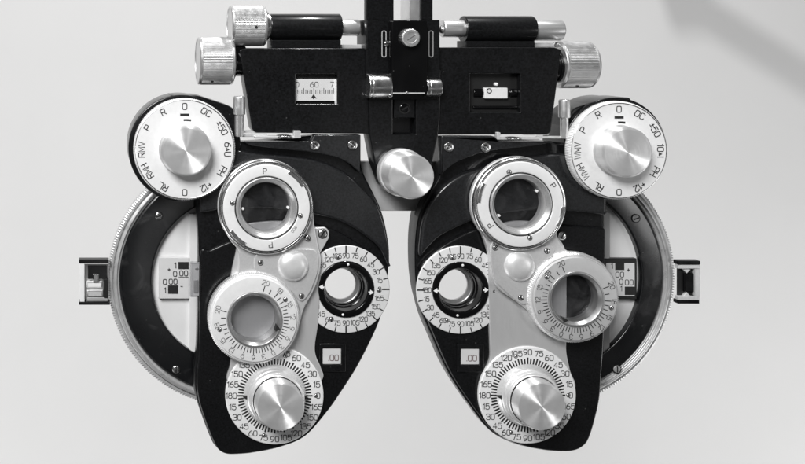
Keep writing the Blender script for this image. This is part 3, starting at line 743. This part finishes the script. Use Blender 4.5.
def hknob(x0, x1, y0, y1, d, m, flip, nm='distance_knob', shaft=None, dot=None, collar=None):
    """straight-knurled knob on a horizontal axis; the outer end faces away from the centre"""
    cy = (y0+y1)/2; r = (y1-y0)/2; f = (D-d)/D
    a = wp(x0, cy, d); e = wp(x1, cy, d); L = e[0]-a[0]; r *= f
    a = (wp(x0, cy, d+.75*r)[0], a[1]); L = wp(x1, cy, d+.75*r)[0]-a[0]
    b = MB(); rr = r
    pr = [(.001, .8), (rr-3, .8), (rr-2.6, 0), (rr-1.2, 0), (rr-.3, .9), (rr-.3, 2.2), (rr-.9, 2.6), (rr-.3, 3.0), (rr-.3, L-3), (rr-.9, L-2.6), (rr-.3, L-2.2), (rr-.3, L-1), (rr-1.2, L), (.001, L)]
    b.lathe((a[0], a[1], d), pr, m, 540, axis='x', teeth=(90, .22, 7, 8))
    o = b.build(nm, ROOT)
    if dot:
        q = MB(); X, Y = wp(*dot, d+r*.9); dy = Y-a[1]; z = math.sqrt(max(r*r-dy*dy, 1))
        q.lathe((X, Y, d+z-1.6), [(1.5, -1), (1.4, 1.7), (.001, 1.7)], DARK, 20, bev=0); q.build('set_screw', o)
    return o
k = hknob(231.8, 267.6, 5.6, 46.3, -8, KNURL, 0, dot=(256, 27.2))
c_ = MB(); a = (wp(267.5, 26, 6)[0], wp(267.5, 26, -8)[1]); c_.lathe((a[0], a[1], -8), [(14, 0), (15, .6), (15, 2.6), (13, 3), (13, 4.6), (11, 5)], STEEL, 64, axis='x', bev=.3); c_.build('knob_collar', k)
k = hknob(199.8, 235.2, 37, 84.8, -10, KNURL, 0, dot=(213.6, 82))
c_ = MB(); a = (wp(235, 61, 4)[0], wp(235, 61, -10)[1]); c_.lathe((a[0], a[1], -10), [(17, 0), (17, 2), (15.5, 2.6), (15.5, 12)], GLOSS, 64, axis='x', bev=.4); c_.build('knob_shaft', k)
k = hknob(565, 599, 41.4, 88.2, -10, KNURL, 1, dot=(583, 86))
c_ = MB(); a = (wp(554.5, 66, 4)[0], wp(556, 66, -10)[1]); c_.lathe((a[0], a[1], -10), [(14, 0), (15.5, 3), (15.5, 6), (17, 6.6), (17, 10)], GLOSS, 64, axis='x', bev=.4); c_.build('knob_shaft', k)

# ---- levelling tubes on top of the housings
def tube(x0, x1, cy, r, m, name, parts, d=-8, bev=1.0, parent=None):
    a = (wp(x0, cy, d+.75*r)[0], wp(x0, cy, d)[1]); L = wp(x1, cy, d+.75*r)[0]-a[0]; b = MB()
    b.lathe((a[0], a[1], d), [(.001, 0), (r, 0), (r, L), (.001, L)], m, 72, axis='x', bev=bev)
    for fn in parts: fn(b)
    return b.build(name, parent or ROOT)
def saddle(x0, x1, y0, y1, m, d0=-20, d1=1):
    def fn(b):
        a = wp(x0, y0, d1); e = wp(x1, y1, d1); b.box(a[0], a[1], e[0], e[1], d0, d1, m, .8)
    return fn
t = tube(271, 342.4, 27.3, 13.6, BLACK, 'levelling_tube', [saddle(271.5, 341, 40, 48.6, BLACK)])
tube(342, 360.2, 27.6, 8.5, CAP, 'tube_rod', [], parent=t)
b = MB(); a = wp(365, 29.6, -8); b.lathe((a[0], a[1], -8), [(.001, -4.6), (2.6, -4), (4.4, -1.5), (4.6, 0), (3.6, 2.2), (2.2, 3.4), (2.2, 6), (.001, 6)], STEEL, 32, axis='x', bev=.3); b.build('ball_joint', t)
b = MB(); a = wp(342, 44.5, -6); e = wp(367, 48.5, -6); b.box(a[0], a[1], e[0], e[1], -18, -6, SATIN, .6); b.build('saddle_ledge', t)
t = tube(467, 537, 29.3, 13.4, BLACK, 'levelling_tube', [saddle(466, 535, 41, 48.2, BLACK)])
tube(444.5, 467.5, 28.6, 8.9, CAP, 'tube_rod', [], parent=t)
tube(536.5, 565.2, 30.4, 10.4, CAP, 'end_cap', [], parent=t, bev=1.2)
b = MB(); a = wp(441, 29.6, -8); b.lathe((a[0], a[1], -8), [(.001, -5), (2.2, -5), (2.2, -2.4), (4.2, -1), (4.5, .6), (2.6, 3.4), (.001, 4)], STEEL, 32, axis='x', bev=.3); b.build('ball_joint', t)
b = MB(); a = wp(534, 43, -6); e = wp(566, 47.2, -6); b.box(a[0], a[1], e[0], e[1], -18, -6, SATIN, .6)
a = wp(557, 44.4, -4); b.lathe((a[0], a[1], -6), [(2.4, 0), (2.4, 1), (.001, 1.4)], STEEL, 20, bev=.2); b.build('saddle_ledge', t)

# ---- centre column
b = MB()
o = at(rpoly([(368,70,1),(441,70,1),(440,118,1),(438.5,134,1),(431,168,1),(424,190,4),(398,196,4),(384,188,4),(375,163,1),(369.5,134,1)]), 8)
hole = [wp(x, y, 8) for x, y in ((393,98),(415.8,98),(415.8,134.4),(393,134.4))]
b.plate(o, -12, 8, BLACK, .9, [rpoly([(x, y, .5) for x, y in hole])])
b.poly3([[(hole[0][0]-1, hole[0][1]-1), (hole[1][0]+1, hole[1][1]-1), (hole[2][0]+1, hole[2][1]+1), (hole[3][0]-1, hole[3][1]+1)]], -1, GLOSS)
colm = b.build('centre_column', ROOT)
b = MB(); a = wp(394, 99, 7); e = wp(415, 118, 7); b.box(a[0], a[1], e[0], e[1], -2, 7, BLACK, .8); b.build('clamp_block', colm)
screw(colm, 404.6, 108.2, 4.6, 7.1, 30, m=GLOSS, name='clamp_screw', socket=False)
# knob
b = MB(); c = wp(402, 172.5, 14)
b.lathe((c[0], c[1], 0), [(20, 6), (23, 8), (23.6, 10), (23.6, 17), (22.6, 18.6), (22.2, 19), (22.2, 20)], SATIN, 128, bev=.5)
b.lathe((c[0], c[1], 0), [(22.2, 20), (21.7, 38), (20.4, 39.8), (.001, 40.2)], TURNED, 128, bev=.7); b.build('tilt_knob', ROOT)
# block with clamp screw, pivots
b = MB(); a = wp(366.5, 20, 10); e = wp(440, 78, 10)
b.box(a[0], a[1], e[0], e[1], -20, 10, BLACK, 1)
a = wp(369, 70, 9); e = wp(438, 100, 9); b.box(a[0], a[1], e[0], e[1], -10, 9, BLACK, .8)
blk = b.build('mounting_block', ROOT)
b = MB(); a = wp(391.8, 20.4, 20); e = wp(427.4, 94, 20); b.box(a[0], a[1], e[0], e[1], 8, 20, GLOSS, 1.1, 2); b.build('clamp_plate', blk)
b = MB(); c = wp(411.4, 37.8, 26)
b.lathe((c[0], c[1], 0), [(8.2, 19), (8.6, 20), (8.6, 25), (7.6, 26), (5.4, 26), (5, 25.4), (.001, 25.4)], KNURL, 360, teeth=(36, .25, 1, 2), bev=0)
b.stroke([(c[0]-3.4, c[1]+2.2), (c[0]+3.4, c[1]-2.2)], .45, 25.55, GREYINK); b.build('clamp_knob', blk)
for nm, x0, x1, y0, y1 in (('pivot_bush', 369.4, 391.6, 74, 98.4), ('pivot_bush', 427, 441.8, 78.6, 96.4)):
    b = MB(); r = (y1-y0)/2*.99; a = (wp(x0, 0, 10+.7*r)[0], wp(x0, (y0+y1)/2, 10)[1]); L = wp(x1, 0, 10+.7*r)[0]-a[0]
    b.lathe((a[0], a[1], 10), [(.001, .4), (r-3, .4), (r-2.6, 0), (r, 0), (r, 3), (r-.5, 3.3), (r, 3.6), (r, L), (.001, L)], STEEL, 64, axis='x', bev=.5); b.build(nm, blk)
for x in (382, 429):
    b = MB(); q = at(rpoly([(x, 31, 2), (x+4, 31, 2), (x+4, 57, 2), (x, 57, 2)]), 10.2)
    b.stroke(q, .45, 10.3, SATIN if x < 400 else GREYM, True); b.build('slot_edge', blk)
screw(blk, 386.8, 43.6, 2.6, 11, 20)
b = MB(); a = wp(392, 92.4, 18); e = wp(424, 93.8, 18); b.box(a[0], a[1], e[0], e[1], 10, 20.8, SATIN, .3)
c = wp(407.2, 92.8, 21); b.lathe((c[0], c[1], 20), [(1.4, 0), (1.4, 1.4), (.001, 1.8)], STEEL, 16, bev=.2); b.build('latch', blk)
a = wp(388, 93, 18); b = MB(); b.lathe((a[0]+2, a[1]+2, 14), [(2.4, 0), (2.4, 5), (.001, 6)], STEEL, 20, bev=.4); b.build('latch_pin', blk)
# twin posts of the hanger going up out of the picture, and the unseen arm added above them
for x0, x1 in ((366.4, 394), (421, 433)):
    b = MB(); a = wp(x0, 21, 4); e = wp(x1, 21, 4); b.box(a[0], -420, e[0], a[1], -3, 4, BLACK, 1); b.build('hanger_post', ROOT)
b = MB(); a = wp(409.3, 21, 0); e = wp(421, 21, 0); b.box(a[0], -418, e[0]+1, a[1], -24, 0, CAPM, 1); b.build('hanger_rail', ROOT)
# back plate seen between the heads
b = MB(); q = at(rpoly([(352, 161.5, 1), (446, 161.5, 1), (446, 211, 1), (352, 211, 1)]), -30); b.plate(q, -36, -30, BACKM, .6); b.build('back_plate', ROOT)
# unseen overhead arm, added and shaped to cast the soft shadow on the wall
b = MB()
def beam(p, q, hw):
    v = (q - p).normalized(); u = v.cross(Vector((0, 0, 1)))
    if u.length < .1: u = v.cross(Vector((0, 1, 0)))
    u.normalize(); t = v.cross(u)
    rings = [[e + (u*a_ + t*b_)*hw*S for a_, b_ in ((1, .9), (.9, 1), (-.9, 1), (-1, .9), (-1, -.9), (-.9, -1), (.9, -1), (1, -.9))] for e in (p, q)]
    b.grid(rings, ARMM, True, (True, True))
beam(M(400, -440, -10), M(400, -2250, -10), 20)
beam(M(400, -2250, -10), M(1515, -2250, -1000), 20)
beam(M(1515, -2250, -1000), M(1515, -668, -1000), 36)
beam(M(1524, -684, -1000), M(2045, -352, -1000), 19)
b.box(350, -452, 450, -412, -40, 20, ARMM, 4, 8)
b.build('shadow_arm', ROOT)
